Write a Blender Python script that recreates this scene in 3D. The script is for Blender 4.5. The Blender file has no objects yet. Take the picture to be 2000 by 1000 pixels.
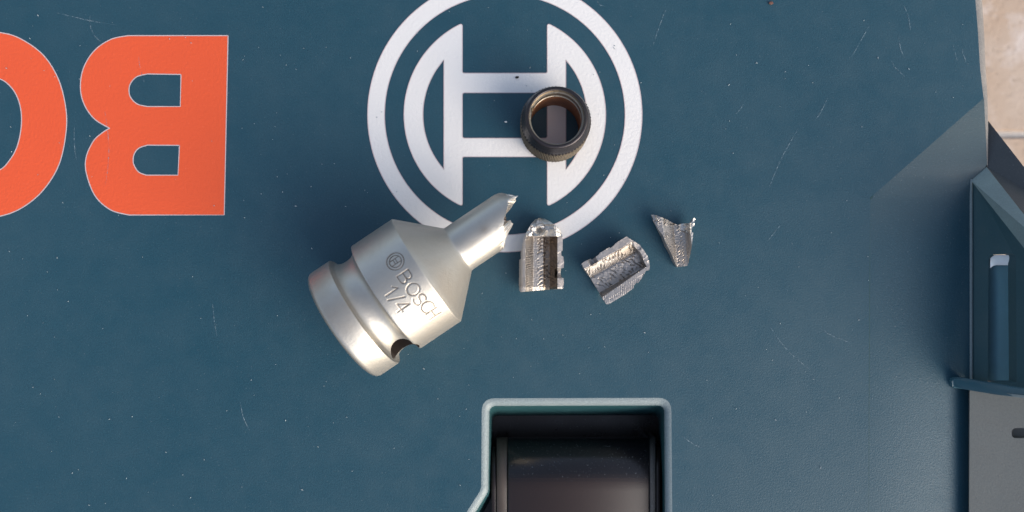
import bpy, bmesh, math, random
import numpy as np
from mathutils import Vector, Matrix, noise
from mathutils.geometry import tessellate_polygon, delaunay_2d_cdt

random.seed(7)
K = 0.00011            # metres per unit: one unit is 0.11 mm
F = 1510.0             # focal length in the same units
H = 1510.0             # camera height above the lid
T = math.radians(3.1)  # camera leans a little towards the top of the picture
S = bpy.context.scene
COL = S.collection

# ------------------------------------------------------------------ camera
CAM = Vector((0, -H * math.tan(T), H))
cd = bpy.data.cameras.new('camera'); cam = bpy.data.objects.new('camera', cd); COL.objects.link(cam)
cam.location = CAM * K; cam.rotation_euler = (T, 0, 0)
cd.sensor_width = 36; cd.lens = 36 * F / 2000; cd.clip_start = 0.005; cd.clip_end = 50
cd.dof.use_dof = True; cd.dof.focus_distance = 0.159; cd.dof.aperture_fstop = 19
S.camera = cam
S.render.resolution_x = 1024; S.render.resolution_y = 512

# ------------------------------------------------------------------ light
SUN_EL, SUN_AZ = math.radians(25), math.radians(130)
w = bpy.data.worlds.new('World'); S.world = w; w.use_nodes = True
nt = w.node_tree; bg = nt.nodes['Background']
sky = nt.nodes.new('ShaderNodeTexSky'); sky.sky_type = 'NISHITA'; sky.sun_disc = False
sky.sun_elevation = SUN_EL; sky.sun_rotation = SUN_AZ
sky.air_density = 1.0; sky.dust_density = 4.0; sky.ozone_density = 1.0; sky.altitude = 200
hs = nt.nodes.new('ShaderNodeHueSaturation'); hs.inputs['Saturation'].default_value = 0.8
nt.links.new(sky.outputs[0], hs.inputs['Color']); nt.links.new(hs.outputs[0], bg.inputs[0])
bg.inputs[1].default_value = 0.15
sl = bpy.data.lights.new('sun', 'SUN'); sun = bpy.data.objects.new('sun', sl); COL.objects.link(sun)
sl.energy = 1.5; sl.angle = math.radians(60); sl.color = (1, .97, .935)
sd = Vector((math.sin(SUN_AZ) * math.cos(SUN_EL), math.cos(SUN_AZ) * math.cos(SUN_EL), math.sin(SUN_EL)))
sun.rotation_euler = sd.to_track_quat('Z', 'Y').to_euler()
S.view_settings.view_transform = 'Standard'; S.view_settings.look = 'None'
S.view_settings.exposure = 0.8; S.view_settings.gamma = 1

# ------------------------------------------------------------------ helpers
_ct, _st = math.cos(T), math.sin(T)
def at(px, py, z=0.0):
    """point of the place at height z (above the lid) that the photograph shows at px, py"""
    dx, dy, dz = (px - 1000) / F, (500 - py) / F, -1.0
    y = dy * _ct - dz * _st; zz = dy * _st + dz * _ct
    t = (z - CAM.z) / zz
    return Vector((CAM.x + dx * t, CAM.y + y * t, z))

def mesh(name, verts, faces, mat=None, parent=None, smooth=False, origin=None):
    o0 = Vector(origin) if origin is not None else Vector((0, 0, 0))
    me = bpy.data.meshes.new(name)
    me.from_pydata([tuple((Vector(v) - o0) * K) for v in verts], [], [tuple(f) for f in faces])
    me.update()
    if smooth:
        me.polygons.foreach_set('use_smooth', [True] * len(me.polygons))
    o = bpy.data.objects.new(name, me); COL.objects.link(o)
    if mat: me.materials.append(mat)
    if parent: o.parent = parent
    elif origin is not None: o.location = o0 * K
    return o

def empty(name, loc=(0, 0, 0)):
    o = bpy.data.objects.new(name, None); COL.objects.link(o); o.location = Vector(loc) * K
    o.empty_display_size = .01
    return o
def tag(o, label=None, cat=None, group=None, kind=None):
    if label: o['label'] = label
    if cat: o['category'] = cat
    if group: o['group'] = group
    if kind: o['kind'] = kind
    return o

def sharp(o, deg=35):
    """smooth shading with edges above this angle kept sharp"""
    me = o.data
    me.polygons.foreach_set('use_smooth', [True] * len(me.polygons))
    bm = bmesh.new(); bm.from_mesh(me)
    lim = math.radians(deg)
    for e in bm.edges:
        if len(e.link_faces) == 2 and e.calc_face_angle(0) > lim: e.smooth = False
    bm.to_mesh(me); bm.free()

def cr(pts, n=8, closed=False):
    """Catmull-Rom through the points"""
    P = [Vector((p[0], p[1])) for p in pts]; out = []
    N = len(P)
    rng = range(N) if closed else range(N - 1)
    for i in rng:
        if closed: a, b, c, d = P[i - 1], P[i], P[(i + 1) % N], P[(i + 2) % N]
        else: a, b, c, d = P[max(i - 1, 0)], P[i], P[i + 1], P[min(i + 2, N - 1)]
        for k in range(n):
            t = k / n
            out.append(0.5 * ((2 * b) + (c - a) * t + (2 * a - 5 * b + 4 * c - d) * t * t + (3 * b - a - 3 * c + d) * t ** 3))
    if not closed: out.append(P[-1])
    return [(p.x, p.y) for p in out]

def rounded(pts, r, n=5):
    """closed polygon with every corner rounded by its radius"""
    out = []; N = len(pts)
    rs = r if isinstance(r, (list, tuple)) else [r] * N
    for i in range(N):
        a, b, c = Vector(pts[i - 1][:2]), Vector(pts[i][:2]), Vector(pts[(i + 1) % N][:2])
        if rs[i] <= 0: out.append(tuple(b)); continue
        u, v = (a - b).normalized(), (c - b).normalized()
        ang = u.angle(v); d = min(rs[i] / math.tan(ang / 2), (a - b).length * .45, (c - b).length * .45)
        p, q = b + u * d, b + v * d
        for k in range(n + 1):
            t = k / n
            s = (1 - t) ** 2 * p + 2 * t * (1 - t) * b + t * t * q
            out.append(tuple(s))
    return out

def sheet(name, outline, holes, z, mat, parent, thick=0.0):
    loops = [[at(x, y, z) for x, y in outline]] + [[at(x, y, z) for x, y in h] for h in holes]
    tris = tessellate_polygon(loops)
    V = [p for l in loops for p in l]
    if thick <= 0:
        F_ = []
        for t in tris:
            a, b, c = (V[i] for i in t)
            F_.append(t if (b - a).cross(c - a).z > 0 else t[::-1])
        return mesh(name, V, F_, mat, parent)

def stroke(name, lines, wdt, z, mat, parent, taper=False):
    V, Fc = [], []
    for L in lines:
        P = [at(x, y, z) for x, y in L]; n = len(P); b = len(V)
        for i, p in enumerate(P):
            d = (P[min(i + 1, n - 1)] - P[max(i - 1, 0)]).normalized()
            q = Vector((-d.y, d.x, 0)); hw = wdt / 2
            if taper: hw *= .25 + .75 * math.sin(math.pi * min(max(i / (n - 1), 0), 1))
            V += [p - q * hw, p + q * hw]
        for i in range(n - 1):
            a = b + 2 * i; Fc.append((a, a + 2, a + 3, a + 1))
    return mesh(name, V, Fc, mat, parent)

# ------------------------------------------------------------------ materials
def material(name):
    m = bpy.data.materials.new(name); m.use_nodes = True
    return m, m.node_tree, m.node_tree.nodes['Principled BSDF']
def N(nt, typ, **kw):
    n = nt.nodes.new(typ)
    for k, v in kw.items():
        if k in n.inputs: n.inputs[k].default_value = v
        else: setattr(n, k, v)
    return n
def noise_tex(nt, co, scale, detail=4, rough=.55):
    t = N(nt, 'ShaderNodeTexNoise'); t.inputs['Scale'].default_value = scale
    t.inputs['Detail'].default_value = detail; t.inputs['Roughness'].default_value = rough
    nt.links.new(co, t.inputs['Vector']); return t
def ramp(nt, src, stops):
    r = N(nt, 'ShaderNodeValToRGB'); e = r.color_ramp.elements
    while len(e) < len(stops): e.new(.5)
    for el, (p, c) in zip(e, stops):
        el.position = p; el.color = (c, c, c, 1) if isinstance(c, (int, float)) else (*c, 1)
    nt.links.new(src, r.inputs[0]); return r
def mix(nt, fac, a, b, mode='MIX'):
    m = N(nt, 'ShaderNodeMixRGB'); m.blend_type = mode
    for i, x in ((0, fac), (1, a), (2, b)):
        if hasattr(x, 'links') or hasattr(x, 'is_linked'): nt.links.new(x, m.inputs[i])
        elif isinstance(x, (int, float)): m.inputs[i].default_value = x if i == 0 else (x, x, x, 1)
        else: m.inputs[i].default_value = (*x, 1)
    return m.outputs[0]
def bump(nt, p, src, strength, dist, prev=None):
    b = N(nt, 'ShaderNodeBump'); b.inputs['Strength'].default_value = strength
    b.inputs['Distance'].default_value = dist; nt.links.new(src, b.inputs['Height'])
    if prev: nt.links.new(prev, b.inputs['Normal'])
    nt.links.new(b.outputs[0], p.inputs['Normal']); return b.outputs[0]
def coords(nt):
    return N(nt, 'ShaderNodeTexCoord').outputs['Object']

MIXC = {}
def plastic(name, base, rough=.42, grain=1.0, speck=.5, dirt=(.10, .11, .11), dirt_amt=.25, gs=1.0, spec=.5):
    m, nt, p = material(name); co = coords(nt)
    big = noise_tex(nt, co, 22, 5, .6); c = mix(nt, ramp(nt, big.outputs[0], [(.35, 0), (.75, dirt_amt)]).outputs[0], base, dirt)
    med = noise_tex(nt, co, 160, 4, .7)
    c = mix(nt, ramp(nt, med.outputs[0], [(.4, 0), (.8, dirt_amt * .5)]).outputs[0], c, dirt)
    fine = noise_tex(nt, co, 2600, 2, .6)
    c = mix(nt, ramp(nt, fine.outputs[0], [(.66, 0), (.80, speck)]).outputs[0], c, (.30, .33, .34))
    gc = noise_tex(nt, co, 2700 * gs, 3, .65)
    c = mix(nt, ramp(nt, gc.outputs[0], [(.35, .22 * grain), (.6, 0)]).outputs[0], c, tuple(x * .4 for x in base))
    nt.links.new(c, p.inputs['Base Color'])
    rr = ramp(nt, med.outputs[0], [(.3, rough - .05), (.75, rough + .12)]); nt.links.new(rr.outputs[0], p.inputs['Roughness'])
    p.inputs['Specular IOR Level'].default_value = spec
    g = noise_tex(nt, co, 3000 * gs, 3, .6)
    b_ = bump(nt, p, g.outputs[0], .3 * grain, .00013)
    bump(nt, p, gc.outputs[0], .28 * grain, .00012, b_)
    m['c'] = 1; MIXC[name] = (m, nt, p, c, co)
    return m

LID = plastic('teal_plastic', (.012, .057, .086), .43, 1.0, .3, (.040, .085, .112), .34, 1.0, .42)
def graded_facet():
    # the facet turns greyer and browner towards its upper corner
    m_ = plastic('graded_teal_plastic', (.012, .057, .086), .43, 1.1, .4, (.040, .085, .112), .34, 1.0, .42)
    _, nt, p, c, co = MIXC['graded_teal_plastic']
    sp = N(nt, 'ShaderNodeSeparateXYZ'); nt.links.new(co, sp.inputs[0])
    nn = noise_tex(nt, co, 60, 4, .6)
    ad = N(nt, 'ShaderNodeMath'); ad.operation = 'MULTIPLY_ADD'; nt.links.new(nn.outputs[0], ad.inputs[0]); ad.inputs[1].default_value = .012; nt.links.new(sp.outputs[1], ad.inputs[2])
    mr = N(nt, 'ShaderNodeMapRange'); nt.links.new(ad.outputs[0], mr.inputs[0])
    mr.inputs[1].default_value = .006; mr.inputs[2].default_value = .034; mr.inputs[3].default_value = 0; mr.inputs[4].default_value = .3
    nt.links.new(mix(nt, mr.outputs[0], c, (.085, .085, .07)), p.inputs['Base Color'])
    return m_
TEAL_SMOOTH = plastic('teal_plastic_smooth', (.018, .072, .082), .33, .25, .2, (.04, .06, .065), .2)
TEAL_HAZE = plastic('haze_tinted_teal_plastic', (.185, .19, .172), .46, .8, .3, (.15, .14, .125), .6)  # side panel: reflected beige haze put into the base colour
TEAL_EDGE = plastic('highlit_teal_plastic', (.17, .225, .24), .42, 1.4, .5, (.2, .22, .23), .6)  # bevel and edge highlights put into a paler base colour
BLACK = plastic('black_plastic', (.016, .0095, .0085), .30, .12, .3, (.03, .021, .018), .5, 1.0, .45)
def reflection_on_top(m, dust, lo=.955, hi=.995):
    # paints a brown overhead reflection on the flat top, the rounded flanks are glossier
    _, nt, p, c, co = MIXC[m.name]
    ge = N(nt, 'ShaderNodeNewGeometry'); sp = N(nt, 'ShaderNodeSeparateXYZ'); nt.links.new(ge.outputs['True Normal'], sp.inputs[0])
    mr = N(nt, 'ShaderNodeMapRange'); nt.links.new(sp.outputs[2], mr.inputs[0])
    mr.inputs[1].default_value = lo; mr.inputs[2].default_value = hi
    nt.links.new(mix(nt, mr.outputs[0], c, dust), p.inputs['Base Color'])  # this dust colour is the painted reflection
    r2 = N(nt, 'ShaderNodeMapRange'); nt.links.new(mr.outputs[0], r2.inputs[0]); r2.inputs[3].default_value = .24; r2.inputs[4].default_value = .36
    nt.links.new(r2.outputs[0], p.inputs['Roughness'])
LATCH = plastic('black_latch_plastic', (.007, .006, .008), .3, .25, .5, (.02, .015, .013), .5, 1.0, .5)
reflection_on_top(LATCH, (.024, .0135, .011))
BLACK_WORN = plastic('scuffed_black_plastic', (.05, .045, .042), .5, 1.5, .9, (.16, .15, .14), 1.0)

def print_mat(name, base, rough, metallic=0.0, sp=(.2, .2, .2)):
    m, nt, p = material(name); co = coords(nt)
    a = noise_tex(nt, co, 90, 5, .6)
    c = mix(nt, ramp(nt, a.outputs[0], [(.35, 0), (.8, .18)]).outputs[0], base, tuple(x * .8 for x in base))
    f = noise_tex(nt, co, 2400, 2, .6)
    c = mix(nt, ramp(nt, f.outputs[0], [(.64, 0), (.8, .35)]).outputs[0], c, sp)
    nt.links.new(c, p.inputs['Base Color']); p.inputs['Roughness'].default_value = rough
    p.inputs['Metallic'].default_value = metallic
    g = noise_tex(nt, co, 1500, 3, .6); bump(nt, p, g.outputs[0], .45, .00018)
    return m
WHITE = print_mat('silver_white_print', (.70, .68, .665), .42, 0, (.55, .52, .49))
RED = print_mat('orange_red_print', (.70, .088, .024), .5, 0, (.80, .20, .10))
EDGE = print_mat('pale_print_edge', (.50, .42, .43), .4, 0, (.3, .3, .3))

def metal(name, base, rough, stain, stain_amt, diff=0.0, bs=.25, stain_scale=60, grime=False):
    m, nt, p = material(name); co = coords(nt)
    a = noise_tex(nt, co, stain_scale, 5, .62)
    c = mix(nt, ramp(nt, a.outputs[0], [(.45, 0), (.78, stain_amt)]).outputs[0], base, stain)
    f = noise_tex(nt, co, 900, 4, .7)
    c = mix(nt, ramp(nt, f.outputs[0], [(.3, .12), (.7, 0)]).outputs[0], c, tuple(x * .6 for x in base))
    if grime:
        at_ = N(nt, 'ShaderNodeAttribute'); at_.attribute_name = 'grime'
        c = mix(nt, at_.outputs['Fac'], c, (.17, .14, .115))
    nt.links.new(c, p.inputs['Base Color'])
    p.inputs['Metallic'].default_value = 1 - diff
    r = ramp(nt, a.outputs[0], [(.3, rough - .04), (.8, rough + .1)]); nt.links.new(r.outputs[0], p.inputs['Roughness'])
    g = noise_tex(nt, co, 2200, 3, .6); b = bump(nt, p, g.outputs[0], bs, .00012)
    g2 = noise_tex(nt, co, 260, 3, .5); bump(nt, p, g2.outputs[0], bs * .5, .0003, b)
    return m
NICKEL = metal('satin_nickel', (.455, .435, .395), .43, (.31, .245, .18), .65, .2, .25, 60, True)
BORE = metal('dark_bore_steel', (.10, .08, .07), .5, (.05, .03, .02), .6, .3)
FRACT = metal('fractured_steel', (.56, .53, .49), .42, (.55, .50, .45), .5, .0, .3)
SHARD = metal('bore_steel', (.40, .37, .345), .42, (.36, .28, .20), .8, .08, .05, 180, True)
RIMFR = metal('grey_fracture', (.42, .39, .37), .5, (.34, .29, .26), .7, .35, .08, 140)
BLACKSTEEL = metal('blackened_steel', (.036, .032, .036), .34, (.09, .075, .055), .5, .35, .4, 120)
KNURL = metal('worn_knurled_steel', (.10, .085, .066), .4, (.26, .21, .15), .7, .3, .4, 150)
BOREDARK = metal('dark_sleeve_bore', (.34, .14, .06), .5, (.08, .06, .04), .6, .4, .3, 150)
STAINED = metal('brown_stained_bore', (.24, .195, .16), .36, (.16, .11, .07), .8, .15, .1, 200, True)
SHOULDER = plastic('grey_teal_shoulder_plastic', (.035, .042, .048), .5, .8, .4, (.09, .095, .10), .5)  # grey of reflected haze put into the shoulder's base colour
BRASSY = metal('worn_sleeve_bore', (.30, .25, .19), .30, (.5, .42, .26), .7, .1, .4, 160)

# ------------------------------------------------------------------ floor
ZF = -1420
def tile_mat():
    m, nt, p = material('beige_floor_tile'); co = coords(nt)
    a = noise_tex(nt, co, 26, 6, .6); b = noise_tex(nt, co, 60, 5, .65)
    c = mix(nt, ramp(nt, a.outputs[0], [(.35, 0), (.65, 1)]).outputs[0], (.42, .295, .205), (.47, .37, .295))
    c = mix(nt, ramp(nt, b.outputs[0], [(.5, 0), (.75, .8)]).outputs[0], c, (.64, .58, .55))
    po = noise_tex(nt, co, 420, 3, .7)
    c = mix(nt, ramp(nt, po.outputs[0], [(.28, .7), (.42, 0)]).outputs[0], c, (.26, .19, .14))
    st = noise_tex(nt, co, 11, 4, .6)
    c = mix(nt, ramp(nt, st.outputs[0], [(.5, 0), (.7, .45)]).outputs[0], c, (.40, .30, .22))
    nt.links.new(c, p.inputs['Base Color']); p.inputs['Roughness'].default_value = .45
    bump(nt, p, po.outputs[0], .3, .001); return m
TILE = tile_mat()
m, nt_, p = material('pale_grout'); co = coords(nt_); g = noise_tex(nt_, co, 300, 4)
nt_.links.new(mix(nt_, g.outputs[0], (.40, .36, .32), (.60, .56, .52)), p.inputs['Base Color']); p.inputs['Roughness'].default_value = .9
GROUT = m
c0 = at(1700, 262, ZF)
fl = mesh('floor', [(-40000, -40000, ZF - 12), (40000, -40000, ZF - 12), (40000, 40000, ZF - 12), (-40000, 40000, ZF - 12)], [(0, 1, 2, 3)], GROUT)
tag(fl, kind='structure')
TW = 3000
bmt = bmesh.new(); bmesh.ops.create_cube(bmt, size=1)
for v in bmt.verts: v.co = Vector((v.co.x * (TW - 26), v.co.y * (TW - 26), v.co.z * 60)) * K
bmesh.ops.bevel(bmt, geom=bmt.edges[:], offset=5 * K, segments=2, affect='EDGES')
tme = bpy.data.meshes.new('tile'); bmt.to_mesh(tme); bmt.free(); tme.materials.append(TILE)
for i in range(-3, 4):
    for j in range(-3, 4):
        o = bpy.data.objects.new('tile', tme); COL.objects.link(o); o.parent = fl
        o.location = Vector((c0.x + (i + .15) * TW, c0.y + (j + .5) * TW, ZF - 30 + random.uniform(-1, 1))) * K

# ------------------------------------------------------------------ tool case
case = empty('tool_case', (0, 0, 0))
tag(case, 'dark teal plastic tool case with orange letters and a round silver emblem on its lid', 'tool case')

# latch recess outline (in the photograph's pixels, lid plane)
rec = [(943, 779), (1311, 777), (1314, 1120), (790, 1120), (880, 1040), (940, 945)]
rec_out = rounded([(941, 778), (1311, 777), (1315, 1240), (800, 1240), (800, 1120), (899, 1020), (940, 955)], [26, 26, 0, 0, 0, 10, 26], 6)
rec_in = rounded([(956, 793), (1297, 792), (1300, 1225), (815, 1225), (815, 1128), (912, 1028), (954, 960)], [14, 14, 0, 0, 0, 10, 26], 6)
rec_lo = rounded([(962, 812), (1286, 811), (1284, 1200), (830, 1200), (830, 1140), (925, 1036), (962, 968)], [10, 10, 0, 0, 0, 10, 26], 6)

EX = [(1903, -60), (1905, 0), (1910, 60), (1914, 130), (1921, 192)]
crease = [(1700, 386), (1698, 560), (1697, 760), (1696, 1240)]
lid_outline = [(-900, -500), (1890, -500)] + EX + crease + [(1696, 1240), (-900, 1240)]
lid_outline = [q for i, q in enumerate(lid_outline) if i == 0 or q != lid_outline[i - 1]]
lid = sheet('lid', lid_outline, [rec_out], 0, LID, case)

def ring_strip(name, loops, mat, parent, closed=True, flip=False, sm=40):
    V = [p for l in loops for p in l]; n = len(loops[0]); Fc = []
    for k in range(len(loops) - 1):
        for i in range(n if closed else n - 1):
            a, b = k * n + i, k * n + (i + 1) % n
            f = (a, b, b + n, a + n); Fc.append(f[::-1] if flip else f)
    o = mesh(name, V, Fc, mat, parent); sharp(o, sm); return o
def lerp(a, b, t): return [(p[0] + (q[0] - p[0]) * t, p[1] + (q[1] - p[1]) * t) for p, q in zip(a, b)]
# rounded bevel, then drafted wall
bv = []
for k in range(7):
    a = k / 6 * math.pi / 2
    bv.append([at(x, y, -13 * (1 - math.cos(a)) - .3 * 0) for x, y in lerp(rec_out, rec_in, math.sin(a))])
ring_strip('recess_bevel', bv, TEAL_EDGE, case, flip=True, sm=60)
wl = [[at(x, y, -13) for x, y in rec_in], [at(x, y, -50) for x, y in lerp(rec_in, rec_lo, .35)], [at(x, y, -190) for x, y in rec_lo]]
wall = ring_strip('recess_wall', wl, TEAL_SMOOTH, case, flip=True)
pr = [at(x, y, -190) for x, y in rec_lo]
mesh('recess_floor', pr, [list(range(len(pr)))][0:1], BLACK, case)  # black here puts the gap's shade into the floor's colour

# sloping side facet of the lid, with its own dense mesh so the creases are soft
def facet():
    V, Fc = [], []
    nu, nv = 40, 90
    # upper triangle-like part: rows from the diagonal crease to the frame foot
    ys = [192 + (1240 - 192) * (j / nv) ** 1.3 for j in range(nv + 1)]
    for j, y in enumerate(ys):
        if y <= 386: xl = 1921 + (1700 - 1921) * (y - 192) / (386 - 192)
        else: xl = 1700 - 4 * min(1, (y - 386) / 800)
        if y < 325: xr = 1921 + 6 * (y - 192) / 133 + 1
        elif y < 350: xr = 1928 - 31 * (y - 325) / 25
        else: xr = 1897
        drop = 20 * min(1, (y - 192) / 194)
        for i in range(nu + 1):
            u = i / nu
            e = u * u * (3 - 2 * u) * .35 + u * .65
            e = u ** (1 + 1.1 * min(1, max(0, (y - 340) / 120)))
            z = -drop * e
            V.append(at(xl + (xr - xl) * u, y, z))
    W = nu + 1
    for j in range(nv):
        for i in range(nu):
            a = j * W + i; Fc.append((a, a + W, a + W + 1, a + 1))
    return mesh('lid_facet', V, Fc, graded_facet(), case, smooth=True)
facet()

# rim along the right edge and the outer wall of the case below it
RX = [(1903, -60), (1905, 0), (1910, 60), (1914, 130), (1921, 192), (1925, 250), (1928, 325)]
def zr(y): return 0 if y <= 192 else -20 * min(1, (y - 192) / 194)
rows = []
wdx = [13, 13, 12, 11, 8, 5, 2]
RX2 = [(1890, -500)] + RX; wdx2 = [14] + wdx
for k in range(5):
    a = k / 4 * math.pi / 2
    rows.append([at(x + w_ * math.sin(a), y, zr(y) - 12 * (1 - math.cos(a))) for (x, y), w_ in zip(RX2, wdx2)])
rows.append([at(x + w_ + 0, y, zr(y) - 12) + Vector((-2, 0, -420)) for (x, y), w_ in zip(RX2, wdx2)])
rows.append([at(x + w_ + 0, y, zr(y) - 12) + Vector((-60, 0, ZF + 25 + 12)) for (x, y), w_ in zip(RX2, wdx2)])
ring_strip('lid_rim', rows, plastic('worn_rim_plastic', (.13, .13, .13), .5, 1.2, .5, (.26, .24, .22), 1.0), case, closed=False, flip=True)

# body of the case under the lid
b0 = [(-1500, 1200), (1890, 1200), (1890, -500), (-1500, -500)]
A = [at(-900, -500, 0), at(1880, -500, 0), at(1880, 1240, 0), at(-900, 1240, 0)]
Vb = [v + Vector((0, 0, -260)) for v in A] + [v + Vector((0, 0, ZF + 4)) for v in A]
mesh('case_body', Vb, [(3, 2, 1, 0), (4, 5, 6, 7), (0, 1, 5, 4), (1, 2, 6, 5), (2, 3, 7, 6), (3, 0, 4, 7)], TEAL_SMOOTH, case)
# outer skirts of the lid left, top and bottom
Vs = A + [v + Vector((0, 0, -262)) for v in A]
mesh('lid_skirt', Vs, [(0, 1, 5, 4), (2, 3, 7, 6), (3, 0, 4, 7)], TEAL_SMOOTH, case)

# --- side grip frame rising beyond the facet
def solid(name, top, zs, depth, mat, parent, bev=2.0, seg=3, smd=35):
    """closed block: top polygon (pixels, heights) and the same outline lower down"""
    P = [at(x, y, z) for (x, y), z in zip(top, zs)]; n = len(P)
    Q = [p + Vector((0, 0, -depth)) for p in P]
    o = mesh(name, P + Q, [list(range(n))[::-1], list(range(n, 2 * n))] + [(i, (i + 1) % n, n + (i + 1) % n, n + i) for i in range(n)], mat, parent)
    bm = bmesh.new(); bm.from_mesh(o.data); bmesh.ops.recalc_face_normals(bm, faces=bm.faces[:])
    if bev: bmesh.ops.bevel(bm, geom=bm.edges[:], offset=bev * K, segments=seg, affect='EDGES', clamp_overlap=True)
    bm.to_mesh(o.data); bm.free(); sharp(o, smd); return o

zf = -20
# inclined inner face with the slot in it
slot = rounded([(1931, 497), (1984, 495), (1986, 746), (1929, 746)], [16, 9, 2, 2], 5)
face = [(1897, 352), (1905, 356), (2060, 568), (2060, 772), (1897, 752)]
face = [(1899, 350), (2062, 566), (2062, 772), (1899, 748)]
def zface(x): return zf + (x - 1899) * 1.05
loops = [[at(x, y, zface(x)) for x, y in face], [at(x, y, zface(x)) for x, y in slot]]
tr = tessellate_polygon(loops); V = [p for l in loops for p in l]
Fc = []
for t in tr:
    a, b, c = (V[i] for i in t); Fc.append(t if (b - a).cross(c - a).z > 0 else t[::-1])
# slot walls
n0 = len(face); n1 = len(slot)
V2 = V + [p + Vector((2, 0, -26)) for p in V[n0:]]
Fc += [(n0 + i, n0 + (i + 1) % n1, n0 + n1 + (i + 1) % n1, n0 + n1 + i) for i in range(n1)]
frame = mesh('grip_frame', V2, Fc, plastic('grip_teal_plastic', (.032, .078, .094), .38, .5, .3, (.07, .10, .11), .4), case)
# dished pocket behind the slot: glossy curved scoop
GLOSS = plastic('glossy_teal_plastic', (.10, .20, .25), .16, .1, .25, (.04, .05, .05), .3)
V, Fc = [], []
for j in range(26):
    t = j / 25; y = 498 + 250 * t
    for i in range(9):
        x = 1928 + 61 * i / 8
        zz = zface(x) - 16 * (1 - math.exp(-t * 9)) + 1.0 * abs(i - 4)
        V.append(at(x, y, zz - 9))
for j in range(25):
    for i in range(8):
        a = j * 9 + i; Fc.append((a, a + 9, a + 10, a + 1))
mesh('grip_pocket', V, Fc, GLOSS, frame, smooth=True)
m, nt_, p = material('painted_slot_highlight'); co = coords(nt_); g = noise_tex(nt_, co, 400, 3)
nt_.links.new(mix(nt_, g.outputs[0], (.75, .76, .78), (.9, .9, .92)), p.inputs['Base Color']); p.inputs['Metallic'].default_value = .2; p.inputs['Roughness'].default_value = .25
V, Fc = [], []
for j in range(9):
    a = j / 8 * 1.25
    for i in range(13):
        u = i / 12; x = 1934 + 49 * u; sag = 6 * max(0, (.25 - u) / .25) ** 2 + 1.5 * max(0, (u - .85) / .15) ** 2
        V.append(at(x, 498 + sag + 21 * math.sin(a), zface(1934) - 3 + .92 * (x - 1934) - 17 * (1 - math.cos(a)) * .4))
for j in range(8):
    for i in range(12):
        a = j * 13 + i; Fc.append((a, a + 13, a + 14, a + 1))
mesh('slot_highlight', V, Fc, m, frame, smooth=True)  # near-white strip that paints the sky's highlight at the slot's top
# pale bevel along the foot of the frame
V, Fc = [], []
for y in np.linspace(350, 752, 20):
    V += [at(1893.5, y, zf + .5), at(1895.5, y, zf + 4.5), at(1898.5, y, zf + 5), at(1900, y, zf + 1.5)]
for j in range(19):
    for i in range(3):
        a = j * 4 + i; Fc.append((a, a + 4, a + 5, a + 1))
mesh('frame_edge', V, Fc, TEAL_EDGE, frame, smooth=True)
# light chamfer and grey outer shoulder
LT = plastic('lit_teal_plastic', (.24, .31, .30), .42, .9, .4, (.12, .14, .15), .6)  # paler copy of the teal, the chamfer's brighter light put into its colour
V = [at(1895, 351, zf + 1), at(1926, 325, zf + 4), at(2064, 500, zface(2064) + 12), at(2064, 566, zface(2062) + 1)]
mesh('frame_chamfer', V, [(0, 3, 2, 1)], LT, frame)
V = [at(1927, 325, zf + 3), at(1927, 232, -30), at(2064, 408, 60), at(2064, 501, zface(2064) + 11)]
Vd = V + [at(1929, 232, -400) + Vector((-90, -30, -200)), at(2064, 408, -400) + Vector((-90, -30, -200))]
mesh('frame_shoulder', Vd, [(0, 3, 2, 1), (1, 2, 5, 4)], SHOULDER, frame)
# lip across the foot of the frame
lip = [(1861, 742), (1866, 738), (1884, 738), (1940, 748), (2062, 768), (2062, 784), (1990, 776), (1938, 770), (1880, 760), (1862, 757)]
solid('grip_lip', lip, [2] * 3 + [50, 160, 158, 105, 48, 0, -2], 30, plastic('lip_teal_plastic', (.03, .11, .15), .34, .4, .3, (.09, .12, .13), .5), frame, 2.5)
V = []
for x, y, z in ((1938, 770, 49), (1960, 773, 76), (1990, 776.5, 106), (2025, 780, 133), (2062, 784.5, 160)): V += [at(x, y, z - 3), at(x, y - 3.2, z + .5), at(x, y - 5.5, z + 1.6)]
mesh('lip_edge', V, [(3 * j + i, 3 * j + 3 + i, 3 * j + 4 + i, 3 * j + 1 + i) for j in range(4) for i in (0, 1)], TEAL_EDGE, frame, smooth=True)
# lower panel under the lip
pan = rounded([(1894, 750), (2062, 778), (2062, 1240), (1892, 1240)], [0, 0, 0, 0])
slot2 = rounded([(1976, 836), (2062, 836), (2062, 856), (1976, 856)], [9, 0, 0, 9], 5)
def zp(x): return 4 + (x - 1894) * .30
loops = [[at(x, y, zp(x)) for x, y in pan], [at(x, y, zp(x)) for x, y in rounded([(1976, 836), (2040, 836), (2040, 856), (1976, 856)], 9, 5)]]
tr = tessellate_polygon(loops); V = [p for l in loops for p in l]; Fc = []
for t in tr:
    a, b, c = (V[i] for i in t); Fc.append(t if (b - a).cross(c - a).z > 0 else t[::-1])
n0 = len(pan); n1 = len(loops[1])
V += [q + Vector((0, 0, -22)) for q in loops[1]]
Fc += [(n0 + i, n0 + (i + 1) % n1, n0 + n1 + (i + 1) % n1, n0 + n1 + i) for i in range(n1)]
Fc += [tuple(range(n0 + n1, n0 + 2 * n1))]
k0 = len(V); V += [at(1892, 752, zf - 4), at(1890, 1240, zf - 4)]; Fc += [(0, k0, k0 + 1, 3)]
side = mesh('side_panel', V, Fc, TEAL_HAZE, case)

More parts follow.
